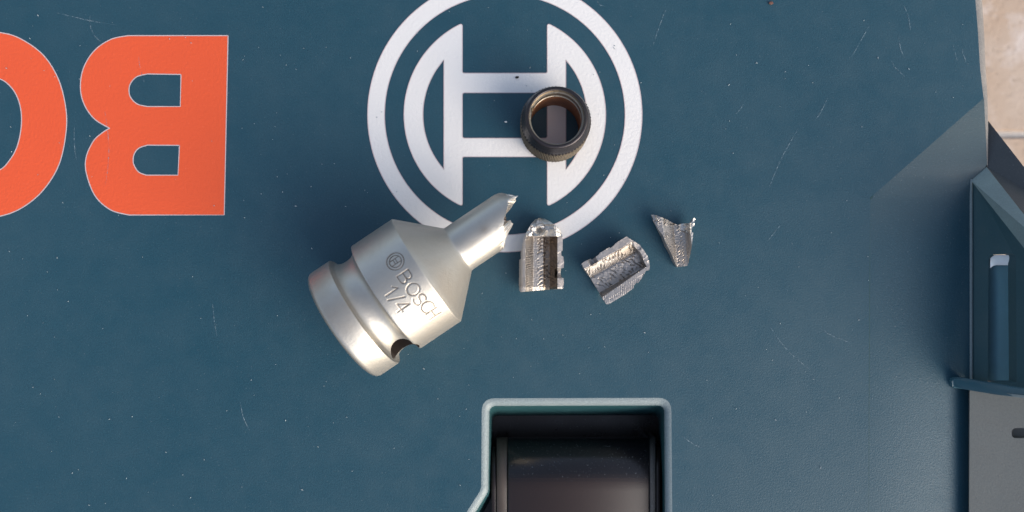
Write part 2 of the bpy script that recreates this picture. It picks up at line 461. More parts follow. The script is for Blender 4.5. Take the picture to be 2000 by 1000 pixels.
# --- latch in the recess
def latch():
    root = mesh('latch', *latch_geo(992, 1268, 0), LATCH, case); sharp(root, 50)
    a = mesh('latch_flange', *latch_geo(970, 991, 5, 6), plastic('latch_side_plastic', (.06, .045, .036), .4, .2, .2, (.14, .11, .09), .3), root); sharp(a, 50)
    b = mesh('latch_worn_edge', *latch_geo(1269, 1280, 3, 6), BLACK_WORN, root); sharp(b, 50)
    for x0, x1 in ((960, 969), (1281, 1289)):
        c = mesh('hinge_disc', *latch_geo(x0, x1, 10, -10, 84), BLACK, root); sharp(c, 50)
def latch_geo(x0, x1, inset=0, drop=0, r=102):
    prof = [(1225, 0)]
    prof += [(y, 0) for y in (1150, 1080, 1000, 960)]
    y0 = 956
    prof += [(y0 - r * math.sin(a), -r * (1 - math.cos(a)) * .95) for a in np.linspace(0, math.pi / 2, 22)]
    prof += [(y0 - r, -165)]
    V, Fc = [], []
    for y, z in prof:
        zz = z - 36 - inset * .6
        for x in (x0, x0 + 1.5, x1 - 1.5, x1):
            e = 1.2 if x in (x0, x1) else 0
            V.append(at(x, y, zz - e))
    n = len(prof)
    for j in range(n - 1):
        for i in range(3):
            a = j * 4 + i; Fc.append((a, a + 1, a + 5, a + 4))
    b = len(V)
    for y, z in prof:
        V += [at(x0, y, -37 + z - inset * .6) + Vector((0, 0, -150)), at(x1, y, -37 + z - inset * .6) + Vector((0, 0, -150))]
    for j in range(n - 1):
        Fc.append((j * 4, (j + 1) * 4, b + 2 * (j + 1), b + 2 * j)); Fc.append((j * 4 + 3, b + 2 * j + 1, b + 2 * (j + 1) + 1, (j + 1) * 4 + 3))
    return V, Fc
latch()

# --- printed emblem and letters
CX, CY = 986, 224
def arc(r, a0, a1, n=64, cx=CX, cy=CY):
    return [(cx + r * math.cos(a0 + (a1 - a0) * i / n), cy + r * math.sin(a0 + (a1 - a0) * i / n)) for i in range(n + 1)]
ZP = .5
o1, i1 = arc(268, 0, 2 * math.pi, 180)[:-1], arc(235, 0, 2 * math.pi, 180)[:-1]
ringp = sheet('emblem_ring', o1, [i1], ZP, WHITE, case)
def tipround(pts, idx_r):
    return pts
ao = math.acos(83 / 197)
right = arc(197, -ao, ao)     # from top tip round the right side to the bottom tip
left = arc(197, math.pi - ao, math.pi + ao)
def poly_arm():
    P = []; R = []
    def add(pts, r):
        for q in pts: P.append(q); R.append(r)
    add([right[0]], 7); add(right[2:-2], 0); add([right[-1]], 7); add([(CX + 83, 306)], 4); add([(CX - 83, 306)], 4)
    add([left[0]], 7); add(left[2:-2], 0); add([left[-1]], 7); add([(CX - 83, 143)], 4); add([(CX + 83, 143)], 4)
    return rounded(P, R, 4)
ai = math.acos(119 / 160)
hr = arc(160, -ai, ai, 40); hl = arc(160, math.pi - ai, math.pi + ai, 40)
hc = rounded([(CX - 83, 181), (CX + 83, 181), (CX + 83, 270), (CX - 83, 270)], 5)
arm = poly_arm()
armp = sheet('emblem_armature', arm, [hr, hl, hc], ZP, WHITE, case)
def closed(l): return list(l) + [l[0]]
stroke('emblem_outline', [closed(o1)], 1.6, ZP + .12, EDGE, ringp)
stroke('emblem_outline', [closed(i1)], 1.6, ZP + .12, EDGE, ringp)
stroke('emblem_outline', [closed(arm), closed(hr), closed(hl), closed(hc)], 1.6, ZP + .12, EDGE, armp)

B_out = [(445.5, 69.5), (438, 420)] + cr([(252, 420), (216, 410), (186, 383), (169, 340), (168, 308), (182, 276), (200, 259), (214, 250.5)], 8) \
    + cr([(213, 250), (184, 232), (164, 203), (157, 170), (163, 133), (184, 99), (216, 77), (250, 69.5)], 8)
B_h1 = [(353.5, 145.5), (352, 208)] + cr([(288, 208), (268, 203), (255, 190), (252, 176), (255, 163), (267, 150), (288, 144.5)], 6)
B_h2 = [(350.5, 284), (347.5, 342)] + cr([(286, 342), (271, 336), (262, 323), (260, 312), (263, 299), (272, 289), (288, 283.5)], 6)
bl = sheet('letter_b', B_out, [B_h1, B_h2], ZP, RED, case)
stroke('letter_outline', [closed(B_out), closed(B_h1), closed(B_h2)], 2.0, ZP + .12, EDGE, bl)
oo = [(-4, 63), (37, 74), (83, 106), (113, 152), (128, 207), (129, 258), (115, 322), (83, 373), (41, 407), (-4, 423)]
O_out = cr(oo + [(-52 - x, y) for x, y in oo[::-1]], 8, True)
oi = [(-4, 153), (23, 172), (38, 202), (42, 239), (35, 281), (20, 311), (-4, 333)]
O_in = cr(oi + [(-52 - x, y) for x, y in oi[::-1]], 8, True)
ol = sheet('letter_o', O_out, [O_in], ZP, RED, case)
stroke('letter_outline', [closed(O_out), closed(O_in)], 2.0, ZP + .12, EDGE, ol)

# --- scratches on the lid
m, nt_, p = material('pale_scratch'); co = coords(nt_); g = noise_tex(nt_, co, 1800, 3, .7)
p.inputs['Base Color'].default_value = (.25, .33, .38, 1); p.inputs['Roughness'].default_value = .6
nt_.links.new(ramp(nt_, g.outputs[0], [(.42, 0), (.62, .6)]).outputs[0], p.inputs['Alpha'])
SCR = m
def wob(a, b, n=14, k=1.0, bend=0):
    L = []
    for i in range(n + 1):
        t = i / n; nx, ny = -(b[1] - a[1]), b[0] - a[0]; ln = math.hypot(nx, ny)
        o = bend * math.sin(math.pi * t) + random.uniform(-k, k) * .5
        L.append((a[0] + (b[0] - a[0]) * t + nx / ln * o, a[1] + (b[1] - a[1]) * t + ny / ln * o))
    return L
for ln in (wob((112, 25), (228, 49), 20, 1, 2), wob((176, 30), (182, 66), 10, 1.5, 3), wob((182, 66), (200, 82), 8, 1, 2), wob((205, 218), (206, 362), 20, .6, -7),
           wob((469, 784), (487, 841), 14, .8, 3), wob((145, 246), (149, 312), 12, .6, 2), wob((1592, 235), (1616, 192), 14, .8, 2), wob((1663, 112), (1698, 50), 16, .8, 0),
           wob((1437, 222), (1452, 204), 8, .8, 1), wob((1166, 2), (1182, 12), 8, .8, 3), wob((1755, 72), (1766, 112), 10, 1.2, 2), wob((1862, 86), (1870, 118), 10, 1.5, 1),
           wob((1880, 96), (1892, 128), 10, 2.5, 3), wob((1765, 10), (1778, 60), 12, .6, -3), wob((1505, 640), (1580, 720), 14, 1, 6), wob((1500, 470), (1524, 440), 9, .8, 0),
           wob((415, 590), (424, 660), 10, .6, 1), wob((1740, 118), (1768, 150), 8, 2.5, 2), wob((1600, 640), (1660, 668), 10, 2, 3), wob((270, 110), (282, 160), 8, 1.5, 2),
           wob((1300, 20), (1276, 88), 10, .6, 1), wob((1560, 250), (1500, 372), 16, .6, 4), wob((1330, 850), (1372, 876), 8, .8, 2)):
    stroke('scratch', [ln], 1.5, ZP + .35, SCR, case, True)

# ------------------------------------------------------------------ dust
def dust():
    V, Fc = [], []
    for i in range(270):
        x, y = random.uniform(10, 1880), random.uniform(10, 990)
        if 935 < x < 1320 and y > 770: continue
        if x > 1695 and y > 380: z = zf * (x - 1697) / 200 + 1.2
        elif x > 1700 and y > 200: continue
        else: z = 1.3
        c = at(x, y, z); r = random.choice((.5, .6, .7, .8, 1.1)); a = random.uniform(0, 3.1); st = random.uniform(1, 2.6)
        u = Vector((math.cos(a), math.sin(a), .1)) * r * st; v = Vector((-math.sin(a), math.cos(a), 0)) * r
        b = len(V); V += [c - u, c - v * .8, c + u, c + v, c + Vector((0, 0, r * .9))]
        Fc += [(b, b + 1, b + 4), (b + 1, b + 2, b + 4), (b + 2, b + 3, b + 4), (b + 3, b, b + 4)]
    m, nt, p = material('pale_dust'); co = coords(nt); g = noise_tex(nt, co, 90, 2)
    nt.links.new(mix(nt, g.outputs[0], (.22, .27, .30), (.42, .46, .48)), p.inputs['Base Color']); p.inputs['Roughness'].default_value = .8
    o = mesh('dust', V, Fc, m); tag(o, 'fine pale dust specks scattered over the teal lid', 'dust', kind='stuff')
dust()
def crumb(px, py, r, col, label):
    m, nt, p = material('crumb_material'); co = coords(nt); g = noise_tex(nt, co, 900, 3)
    nt.links.new(mix(nt, g.outputs[0], col, tuple(c * .6 for c in col)), p.inputs['Base Color']); p.inputs['Roughness'].default_value = .7
    bm = bmesh.new(); bmesh.ops.create_icosphere(bm, subdivisions=2, radius=r * K)
    for v in bm.verts:
        n_ = noise.noise(v.co * 4000 + Vector((px, py, 0))); v.co *= 1 + .5 * n_; v.co.z *= .6; v.co.x *= 1.4
    me = bpy.data.meshes.new('crumb'); bm.to_mesh(me); bm.free(); me.materials.append(m)
    o = bpy.data.objects.new('crumb', me); COL.objects.link(o); o.location = at(px, py, ZP + r * .5) * K
    tag(o, label, 'crumb')
crumb(1009.5, 151, 2.6, (.01, .01, .01), 'tiny black crumb on the upper crossbar of the silver emblem')
crumb(988, 238, 1.9, (.8, .8, .8), 'tiny white crumb on the teal panel inside the emblem')
crumb(1506, 6, 3.2, (.16, .07, .05), 'small reddish brown crumb near the top edge of the lid')

# ------------------------------------------------------------------ socket adapter
RB = 111.0
dI = Vector((.83, -.5577)); cI = Vector((743.5, 586.5)); sI = cI.x * .83 - cI.y * .5577
P1 = at(831, 529.5, RB); P2 = at(669, 638, RB)
AX = (P1 - P2).normalized(); AX.z = 0; AX.normalize()
def SR(s):
    """image station -> distance along the axis"""
    q = Vector((831, 529.5)) + (s - (831 * .83 - 529.5 * .5577)) * dI
    return (at(q.x, q.y, RB) - P2).dot(AX)
SD = Vector((AX.y, -AX.x, 0))       # side that faces the lower right of the picture
UPV = Vector((0, 0, 1))
ORG = Vector((P2.x, P2.y, RB))
def cyl(s, r, th):
    """th 0 = upper-left silhouette, 90 = top, 180 = lower-right silhouette"""
    return ORG + AX * s + (-SD * math.cos(th) + UPV * math.sin(th)) * r
def to_cyl(px, py, r=RB):
    d = at(px, py, 0) - CAM
    o = CAM - ORG
    dp = d - AX * d.dot(AX); op = o - AX * o.dot(AX)
    a, b, c = dp.dot(dp), 2 * dp.dot(op), op.dot(op) - r * r
    t = (-b - math.sqrt(max(b * b - 4 * a * c, 0))) / (2 * a); P = CAM + d * t - ORG
    return P.dot(AX), math.atan2(P.z, -P.dot(SD))
s_rear, s_fl, s_g, s_b, s_n = SR(200), SR(253), SR(304), SR(398), SR(470.7)
prof = []
re = 11
for a in np.linspace(0, math.pi / 2, 8): prof.append((s_rear + re - re * math.cos(a) , RB - re + re * math.sin(a)))
prof += [(s_rear + 24, RB), (s_fl - 3, RB), (s_fl - 1, RB - .6), (s_fl, RB - 2.2), (s_fl + .6, RB - 5.5)]
gw = s_g - s_fl
for t in np.linspace(0.03, 1, 22):
    u = (t * 2 - 1)
    d = 17.5 * math.sqrt(max(0, 1 - (abs(u)) ** 2.3)) if u < 1 else 0
    prof.append((s_fl + gw * t, RB - max(d, .5)))
prof += [(s_g + 1.2, RB - .1)]
body_s = list(np.arange(s_g + 2.5, s_b - 1.5, 1.0))
prof += [(s, RB) for s in body_s]
prof += [(s_b - .8, RB), (s_b + .4, RB - .7), (s_b + 1.6, RB - 2.0)]
RN = 45.5
for t in np.linspace(0.05, .98, 14): prof.append((s_b + (s_n - s_b) * t, RB + (RN - RB) * t))
prof += [(s_n + .4, RN + .3), (s_n + 2, RN)]
NTH = 704
# strokes of the stamping, in (along circumference, along axis) units
def glyph(ch):
    def el(cx, cy, rx, ry, a0=0, a1=360, n=18):
        return [(cx + rx * math.cos(math.radians(a0 + (a1 - a0) * i / n)), cy + ry * math.sin(math.radians(a0 + (a1 - a0) * i / n))) for i in range(n + 1)]
    G = {'B': [[(0, 0), (0, 1), (.45, 1)] + el(.42, .76, .28, .24, 90, -90, 8) + [(0, .52)], [(.42, .52)] + el(.45, .26, .32, .26, 90, -90, 8) + [(0, 0)]],
         'O': [el(.42, .5, .42, .5)], 'C': [el(.46, .5, .46, .5, 50, 310)],
         'S': [el(.38, .75, .34, .25, 30, 270, 10) + el(.38, .25, .36, .25, 90, -150, 10)],
         'H': [[(0, 0), (0, 1)], [(.72, 0), (.72, 1)], [(0, .5), (.72, .5)]],
         '1': [[(.05, .72), (.35, 1), (.35, 0)]], '/': [[(0, -.05), (.5, 1.05)]], '4': [[(.55, 0), (.55, 1), (0, .3), (.75, .3)]]}
    return G[ch]
segs = []
def stamp(ch, px, py, hgt, wid=None, rot=0):
    s, th = to_cyl(px, py); wid = wid or hgt
    gx = [q[0] for L in glyph(ch) for q in L]; mx = (max(gx) + min(gx)) / 2
    for L in glyph(ch):
        Q = [((x - mx) * wid, (y - .5) * hgt) for x, y in L]
        c_, s_ = math.cos(rot), math.sin(rot)
        Q = [(a * c_ - b * s_ + th * RB, a * s_ + b * c_ + s) for a, b in Q]
        segs.extend(zip(Q[:-1], Q[1:]))
def circ_seg(px, py, r):
    s, th = to_cyl(px, py)
    C = [(th * RB + r * math.cos(a), s + r * math.sin(a)) for a in np.linspace(0, 2 * math.pi, 25)]
    segs.extend(zip(C[:-1], C[1:]))
circ_seg(772, 510.4, 15); circ_seg(772, 510.4, 10.5)
s_, t_ = to_cyl(772, 510.4)
for a, b in (((-4.5, -8), (-4.5, 8)), ((4.5, -8), (4.5, 8)), ((-4.5, 2), (4.5, 2)), ((-4.5, -2.2), (4.5, -2.2))):
    segs.append(((a[0] + t_ * RB, a[1] + s_), (b[0] + t_ * RB, b[1] + s_)))
for ch, x, y in (('B', 791, 541), ('O', 806.5, 565), ('S', 819, 585), ('C', 833.5, 599), ('H', 846, 613)): stamp(ch, x, y, 22, 24 if ch in 'OC' else 21)
for ch, x, y in (('1', 763, 567), ('/', 774, 583), ('4', 785, 598)): stamp(ch, x, y, 24, 22)
SA = np.array([[a[0], a[1], b[0], b[1]] for a, b in segs])
def engr(s, ths):
    x = ths * RB; d = np.full(x.shape, 99.0)
    m_ = (SA[:, 1] > s - 30) & (SA[:, 1] < s + 30)
    for a0, b0, a1, b1 in SA[m_]:
        vx, vy = a1 - a0, b1 - b0; L2 = vx * vx + vy * vy + 1e-9
        t = np.clip(((x - a0) * vx + (s - b0) * vy) / L2, 0, 1)
        d = np.minimum(d, np.hypot(x - a0 - t * vx, s - b0 - t * vy))
    wear = np.clip(.65 + .55 * np.sin(x * .11 + s * .17) + .2, .72, 1)
    return wear * (.95 * np.exp(-(d / 1.1) ** 2) - .12 * np.exp(-((d - 2.9) / 1.0) ** 2))
ths = np.arange(NTH) * 2 * math.pi / NTH
V = []
rows = []
for s, r in prof:
    dr = engr(s, ths) if s_g + 2 < s < s_b - 1 else np.zeros(NTH)
    rows.append([(s, r - dr[i], ths[i]) for i in range(NTH)])
# broken neck: outer end and inner end of the wall as functions of the angle
def interp(th, tab):
    d = math.degrees(th) % 360
    for (a, va), (b, vb) in zip(tab[:-1], tab[1:]):
        if a <= d <= b: return va + (vb - va) * (d - a) / (b - a)
    return tab[-1][1]
OUT_T = [(0, 596), (25, 603), (48, 607), (62, 604), (74, 597), (84, 589), (92, 580), (99, 575), (110, 563), (124, 553), (142, 545), (158, 540), (172, 539), (190, 545), (230, 560), (280, 580), (320, 590), (360, 596)]
INN_T = [(0, 600), (25, 610), (40, 618), (54, 624), (66, 615), (74, 604), (84, 590), (92, 580), (98, 572), (105, 575), (111, 583), (120, 587), (134, 585), (150, 576), (165, 562), (180, 552), (200, 556), (240, 575), (300, 592), (360, 600)]
jag = [random.uniform(-1, 1) for _ in range(NTH)]
def jn(i, f, a): return a * noise.noise(Vector((math.cos(ths[i]) * f, math.sin(ths[i]) * f, a)))
so = np.array([SR(interp(t, OUT_T)) + jn(i, 6, 3.0) + jn(i, 22, 1.6) for i, t in enumerate(ths)])
si = np.array([SR(interp(t, INN_T)) + jn(i, 7, 4.0) + jn(i, 25, 1.8) for i, t in enumerate(ths)])
def hexr(t, R=31.5):
    a = (t % (math.pi / 3)) - math.pi / 6
    return R * math.cos(math.pi / 6) / math.cos(a)
s0 = s_n + 2
for t in np.linspace(.1, 1, 16):
    # the nose tapers in just before its original end, so the silhouette rounds off
    row = []
    for i in range(NTH):
        s = s0 + (so[i] - s0) * t
        r = RN - 9 * max(0, (s - SR(586)) / 24) ** 2 * (1 if math.degrees(ths[i]) < 60 or math.degrees(ths[i]) > 300 else .25)
        row.append((s, max(r, hexr(ths[i]) + 2.5), ths[i]))
    rows.append(row)
n_outer = len(rows)
for t in (.2, .4, .6, .8, 1):
    row = []
    for i in range(NTH):
        ro = rows[n_outer - 1][i][1]; ri = hexr(ths[i])
        k = 1.0 * (1 - abs(2 * t - 1))
        row.append((so[i] + (si[i] - so[i]) * t + k * (jn(i, 30, 3.5) + jn(i, 12, 2.5)), ro + (ri - ro) * t ** 1.4 + jn(i, 40, 1.0) * k, ths[i]))
    rows.append(row)
n_fr = len(rows)
for d in (6, 20, 50, 70):
    rows.append([((si[i] if d < 30 else s0 + 60) - d, hexr(ths[i]) + (0 if d > 6 else .5 * jn(i, 30, 2)), ths[i]) for i in range(NTH)])
V = []
for row in rows: V += [cyl(s, r, t) for s, r, t in row]
R_ = len(rows); Fc = []; MI = []
for j in range(R_ - 1):
    for i in range(NTH):
        a, b = j * NTH + i, j * NTH + (i + 1) % NTH
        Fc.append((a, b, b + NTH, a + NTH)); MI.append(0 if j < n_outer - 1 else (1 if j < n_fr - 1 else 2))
# caps
V.append(cyl(s_rear, 0, 0)); V.append(cyl(s0 - 10, 0, 0)); e = len(V)
for i in range(NTH):
    Fc.append((e - 2, (i + 1) % NTH, i)); MI.append(0)
    a, b = (R_ - 1) * NTH + i, (R_ - 1) * NTH + (i + 1) % NTH
    Fc.append((e - 1, a, b)); MI.append(2)
root_o = cyl((s_rear + s_n) / 2, 0, 0); root_o.z = 0
sock = mesh('socket_adapter', V, Fc, NICKEL, None, origin=root_o)
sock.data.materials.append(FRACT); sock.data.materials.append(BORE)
sock.data.polygons.foreach_set('material_index', MI)
tag(sock, 'large satin grey steel socket adapter with a stamped body, cross hole and broken off nose', 'socket adapter')
bm = bmesh.new(); bm.from_mesh(sock.data); bmesh.ops.recalc_face_normals(bm, faces=bm.faces[:]); bm.to_mesh(sock.data); bm.free()
# cross hole and square drive bore are cut out of it
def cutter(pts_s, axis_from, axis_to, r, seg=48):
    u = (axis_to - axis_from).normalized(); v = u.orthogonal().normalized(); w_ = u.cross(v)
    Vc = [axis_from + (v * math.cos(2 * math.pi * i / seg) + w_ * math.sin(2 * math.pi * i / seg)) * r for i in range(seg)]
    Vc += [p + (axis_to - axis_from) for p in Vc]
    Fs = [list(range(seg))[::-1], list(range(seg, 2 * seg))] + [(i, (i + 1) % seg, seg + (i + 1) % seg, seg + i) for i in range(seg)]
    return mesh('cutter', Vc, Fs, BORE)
sh = (s_fl + s_g) / 2 + 3
thh = math.radians(161)
c1 = cutter(None, cyl(sh, 20, thh), cyl(sh, 160, thh), 25.5)
q = 56
Vq = [cyl(s_, math.hypot(q, q), math.radians(20 + 90 * k)) for s_ in (s_rear - 10, s_rear + 130) for k in range(4)]
c2 = mesh('cutter', Vq, [(0, 1, 2, 3), (7, 6, 5, 4), (0, 4, 5, 1), (1, 5, 6, 2), (2, 6, 7, 3), (3, 7, 4, 0)], BORE)
for c in (c1, c2):
    bm = bmesh.new(); bm.from_mesh(c.data); bmesh.ops.recalc_face_normals(bm, faces=bm.faces[:]); bm.to_mesh(c.data); bm.free()
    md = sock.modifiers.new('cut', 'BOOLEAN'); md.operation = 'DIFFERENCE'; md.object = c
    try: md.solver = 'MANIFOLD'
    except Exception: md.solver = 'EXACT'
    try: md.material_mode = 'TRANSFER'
    except Exception: pass
dg = bpy.context.evaluated_depsgraph_get(); ev = sock.evaluated_get(dg)
nm = bpy.data.meshes.new_from_object(ev); print('boolean', len(sock.data.polygons), len(nm.polygons), [m_.name for m_ in nm.materials if m_])
if len(nm.polygons) > 1000: sock.data = nm
sock.modifiers.clear(); 
for c in (c1, c2): bpy.data.objects.remove(c)
sock.data.name = 'socket_adapter'
_n = len(sock.data.vertices); cc = np.empty(_n * 3); sock.data.vertices.foreach_get('co', cc)
cc = cc.reshape(-1, 3) / K + np.array(root_o) - np.array(ORG)
ls = cc @ np.array(AX); lx = -(cc @ np.array(SD)); lz = cc[:, 2]; lr = np.hypot(lx, lz); lt = np.arctan2(lz, lx)
gr = np.where((ls > s_g + 2) & (ls < s_b - 1.5), np.clip((RB - lr - .12) / .55, 0, 1), 0)
for px, py, rr_, sa, sc_, am in ((946, 449, RN, 9, 8, .42), (917, 412, RN, 17, 6, .30), (925, 475, RN, 14, 5, .2), (905, 432, RN, 20, 4, .12), (690, 640, RB, 20, 16, .12), (620, 560, RB, 12, 30, .15)):
    s1, t1 = to_cyl(px, py, rr_)
    near = (np.abs(lr - rr_) < 6)
    gr = gr + np.where(near, am * np.exp(-((ls - s1) / sa) ** 2 - ((lt - t1) * rr_ / sc_) ** 2), 0)
gr = gr + np.where((ls > s_fl - .5) & (ls < s_fl + 4) & (lr > RB - 14), .35, 0) + np.where((ls < s_rear + 5) & (lr > RB - 12), .22, 0)
ga = sock.data.attributes.new('grime', 'FLOAT', 'POINT'); ga.data.foreach_set('value', np.clip(gr, 0, 1))
sharp(sock, 38)

# ------------------------------------------------------------------ lock sleeve
def sleeve():
    h = 103; rb = 65
    base = at(1081.5, 252.5, 0); base = at(1081.5, 253, 0)
    NS = 520; outer = []
    prof = [(0, 61.5), (1.5, 63.5), (3, rb)]
    knur0, knur1 = 6, 74
    zs = list(np.arange(knur0, knur1, 1.4))
    body = [(z, rb + .2, 1) for z in zs]
    rest = [(knur1 + 2, rb - .6), (knur1 + 5, rb - 1.4), (88, rb - 3.2), (94, rb - 5.5), (98, rb - 6.3), (101, rb - 7.2), (h - .6, rb - 8.6), (h, rb - 10.5)]
    inner = [(h, 52.5), (h - 1.5, 51), (h - 8, 50.6), (h - 10, 50.2), (h - 10.6, 47.6), (h - 17, 47.2), (h - 18.5, 46.8), (h - 22, 46.6), (h - 24, 49.8), (h - 34, 49.8), (h - 35, 47.8), (60, 47.8), (40, 48), (0, 48)]
    rows = [[(z, r)] for z, r in prof]
    allr = [(z, r, 0) for z, r in prof] + body + [(z, r, 0) for z, r in rest] + [(z, r, 0) for z, r in inner]
    V, Fc, MI = [], [], []
    no = len(prof) + len(body) + len(rest)
    for j, (z, r, kn) in enumerate(allr):
        for i in range(NS):
            a = 2 * math.pi * i / NS; rr = r
            if kn:
                x = a * rb; pit = 2 * math.pi * rb / 64
                u = (x + z * 1.0) / pit; v = (x - z * 1.0) / pit
                rr += 2.4 * (abs(math.sin(math.pi * u)) * abs(math.sin(math.pi * v))) ** .8 - .9
            if j >= no and 1 < j - no < 7:
                # a nick in the left of the inner lip
                da = abs(((a - math.radians(158)) + math.pi) % (2 * math.pi) - math.pi)
                if da < .16: rr += 3.2 * (1 - da / .16)
                rr += .5 * noise.noise(Vector((math.cos(a) * 9, math.sin(a) * 9, z * .3)))
            V.append(base + Vector((rr * math.cos(a), rr * math.sin(a), z + 1)))
    for j in range(len(allr) - 1):
        for i in range(NS):
            p_, q_ = j * NS + i, j * NS + (i + 1) % NS
            Fc.append((p_, q_, q_ + NS, p_ + NS)); MI.append(2 if j >= no + 10 else (1 if j >= no + 1 else 0))
    for i in range(NS):
        p_, q_ = (len(allr) - 1) * NS + i, (len(allr) - 1) * NS + (i + 1) % NS
        Fc.append((p_, q_, (i + 1) % NS, i)); MI.append(0)
    ka, kb = len(prof), len(prof) + len(body) - 1
    kf = [f for f in Fc if ka * NS <= min(f) and max(f) < (kb + 1) * NS]
    keep = [k for k, f in enumerate(Fc) if not (ka * NS <= min(f) and max(f) < (kb + 1) * NS)]
    kv = V[ka * NS:(kb + 1) * NS]; kf = [tuple(i - ka * NS for i in f) for f in kf]
    Fc = [Fc[k] for k in keep]; MI = [MI[k] for k in keep]
    o = mesh('lock_sleeve', V, Fc, BLACKSTEEL, None, origin=base)
    kb_ = mesh('knurled_band', [v - base for v in kv], kf, KNURL, o); sharp(kb_, 30)
    o.data.materials.append(BRASSY); o.data.materials.append(BOREDARK); o.data.polygons.foreach_set('material_index', MI)
    sharp(o, 30)
    tag(o, 'small blackened steel ring sleeve with knurled skirt standing on the silver emblem', 'sleeve')
sleeve()

# ------------------------------------------------------------------ broken fragments
def inside(x, y, P):
    c = False; n = len(P); j = n - 1
    for i in range(n):
        if (P[i][1] > y) != (P[j][1] > y) and x < (P[j][0] - P[i][0]) * (y - P[i][1]) / (P[j][1] - P[i][1]) + P[i][0]: c = not c
        j = i
    return c
def densify(P, step):
    out = []
    for i in range(len(P)):
        a, b = P[i], P[(i + 1) % len(P)]; L = math.hypot(b[0] - a[0], b[1] - a[1]); n = max(1, int(L / step))
        for k in range(n):
            t = k / n; jx = random.uniform(-.18, .18) if k else 0
            out.append((a[0] + (b[0] - a[0]) * t + jx, a[1] + (b[1] - a[1]) * t + jx))
    return out
def fragment(label, ox, oy, sc, outline, top, bottom, matf, step=1.1):
    P = densify([(ox + x / sc, oy + y / sc) for x, y in outline], step * 1.1)
    xs = [p[0] for p in P]; ys = [p[1] for p in P]
    pts = list(P); nb = len(P)
    y = min(ys); r = 0
    while y < max(ys):
        x = min(xs) + (r % 2) * step / 2
        while x < max(xs):
            qx, qy = x + random.uniform(-.2, .2), y + random.uniform(-.2, .2)
            if inside(qx, qy, P) and min((qx - p[0]) ** 2 + (qy - p[1]) ** 2 for p in P) > .35: pts.append((qx, qy))
            x += step
        y += step * .87; r += 1
    res = delaunay_2d_cdt([Vector(p) for p in pts], [(i, (i + 1) % nb) for i in range(nb)], [], 1, 1e-5)
    vs, fs = res[0], res[2]
    # boundary by edge count
    V, n = [], len(vs)
    tops, bots, gv = [], [], []
    for v in vs:
        cx, cy = (v.x - ox) * sc, (v.y - oy) * sc
        LG[0] = 0; zt = top(cx, cy); gv.append(LG[0] * .6); zb = min(bottom(cx, cy), zt - 2.5); zb = max(zb, .5)
        zt = max(zt, zb + 2)
        tops.append(at(v.x, v.y, zt)); q = at(v.x, v.y, zt); bots.append(Vector((q.x, q.y, zb)))
    V = tops + bots; Fc, MI = [], []
    cnt = {}
    for f in fs:
        f = list(f); a, b, c = (tops[i] for i in f[:3])
        if (b - a).cross(c - a).z < 0: f = f[::-1]
        Fc.append(tuple(f)); mx = sum(vs[i].x for i in f) / 3; my = sum(vs[i].y for i in f) / 3
        MI.append(matf((mx - ox) * sc, (my - oy) * sc))
        Fc.append(tuple(n + i for i in f[::-1])); MI.append(0)
        for i in range(3):
            e_ = (f[i], f[(i + 1) % 3]); cnt[e_] = 1
    for (a, b) in list(cnt):
        if (b, a) not in cnt: Fc.append((b, a, n + a, n + b)); MI.append(1)
    mx = sum(xs) / len(xs); my = sum(ys) / len(ys)
    o = mesh('steel_fragment', V, Fc, SHARD, None, origin=at(mx, my, 0))
    o.data.materials.append(RIMFR); o.data.materials.append(FRACT); o.data.materials.append(STAINED)
    o.data.polygons.foreach_set('material_index', MI); sharp(o, 28)
    ga = o.data.attributes.new('grime', 'FLOAT', 'POINT'); ga.data.foreach_set('value', gv + [0] * n)
    tag(o, label, 'fragment', 'broken pieces of the socket nose')
def pw(v, tab):
    if v <= tab[0][0]: return tab[0][1]
    for (a, za), (b, zb) in zip(tab[:-1], tab[1:]):
        if v <= b: return za + (zb - za) * (v - a) / (b - a)
    return tab[-1][1]
def nz(x, y, f, seed=0): return noise.noise(Vector((x * f, y * f, seed)))
def facets(x, y, f, seed=0):
    d, p = noise.voronoi(Vector((x * f, y * f, seed)))
    c = p[0]; q = Vector((noise.noise(c * 7.3), noise.noise(c * 5.1 + Vector((9, 3, 1))), 0))
    return q.x * (x * f - c.x) * 2.2 + q.y * (y * f - c.y) * 2.2 + .8 * noise.noise(c * 3.7)
LG = [0]
def striae(u, v, pitch, slant, seed):
    """rows of torn tool marks running across the bore"""
    w_ = u / pitch + v * slant + .7 * noise.noise(Vector((u * .012, v * .02, seed)))
    k = .5 + .5 * math.cos(2 * math.pi * w_)
    a = min(1.2, max(0, noise.noise(Vector((u * .012, v * .025, seed + 5))) * 2.2 + .55))
    LG[0] = min(1, k ** 4 * a)
    return -.85 * (k ** 4) * a + .3 * a * (.5 + .5 * math.cos(2 * math.pi * w_ + 1.6)) ** 2

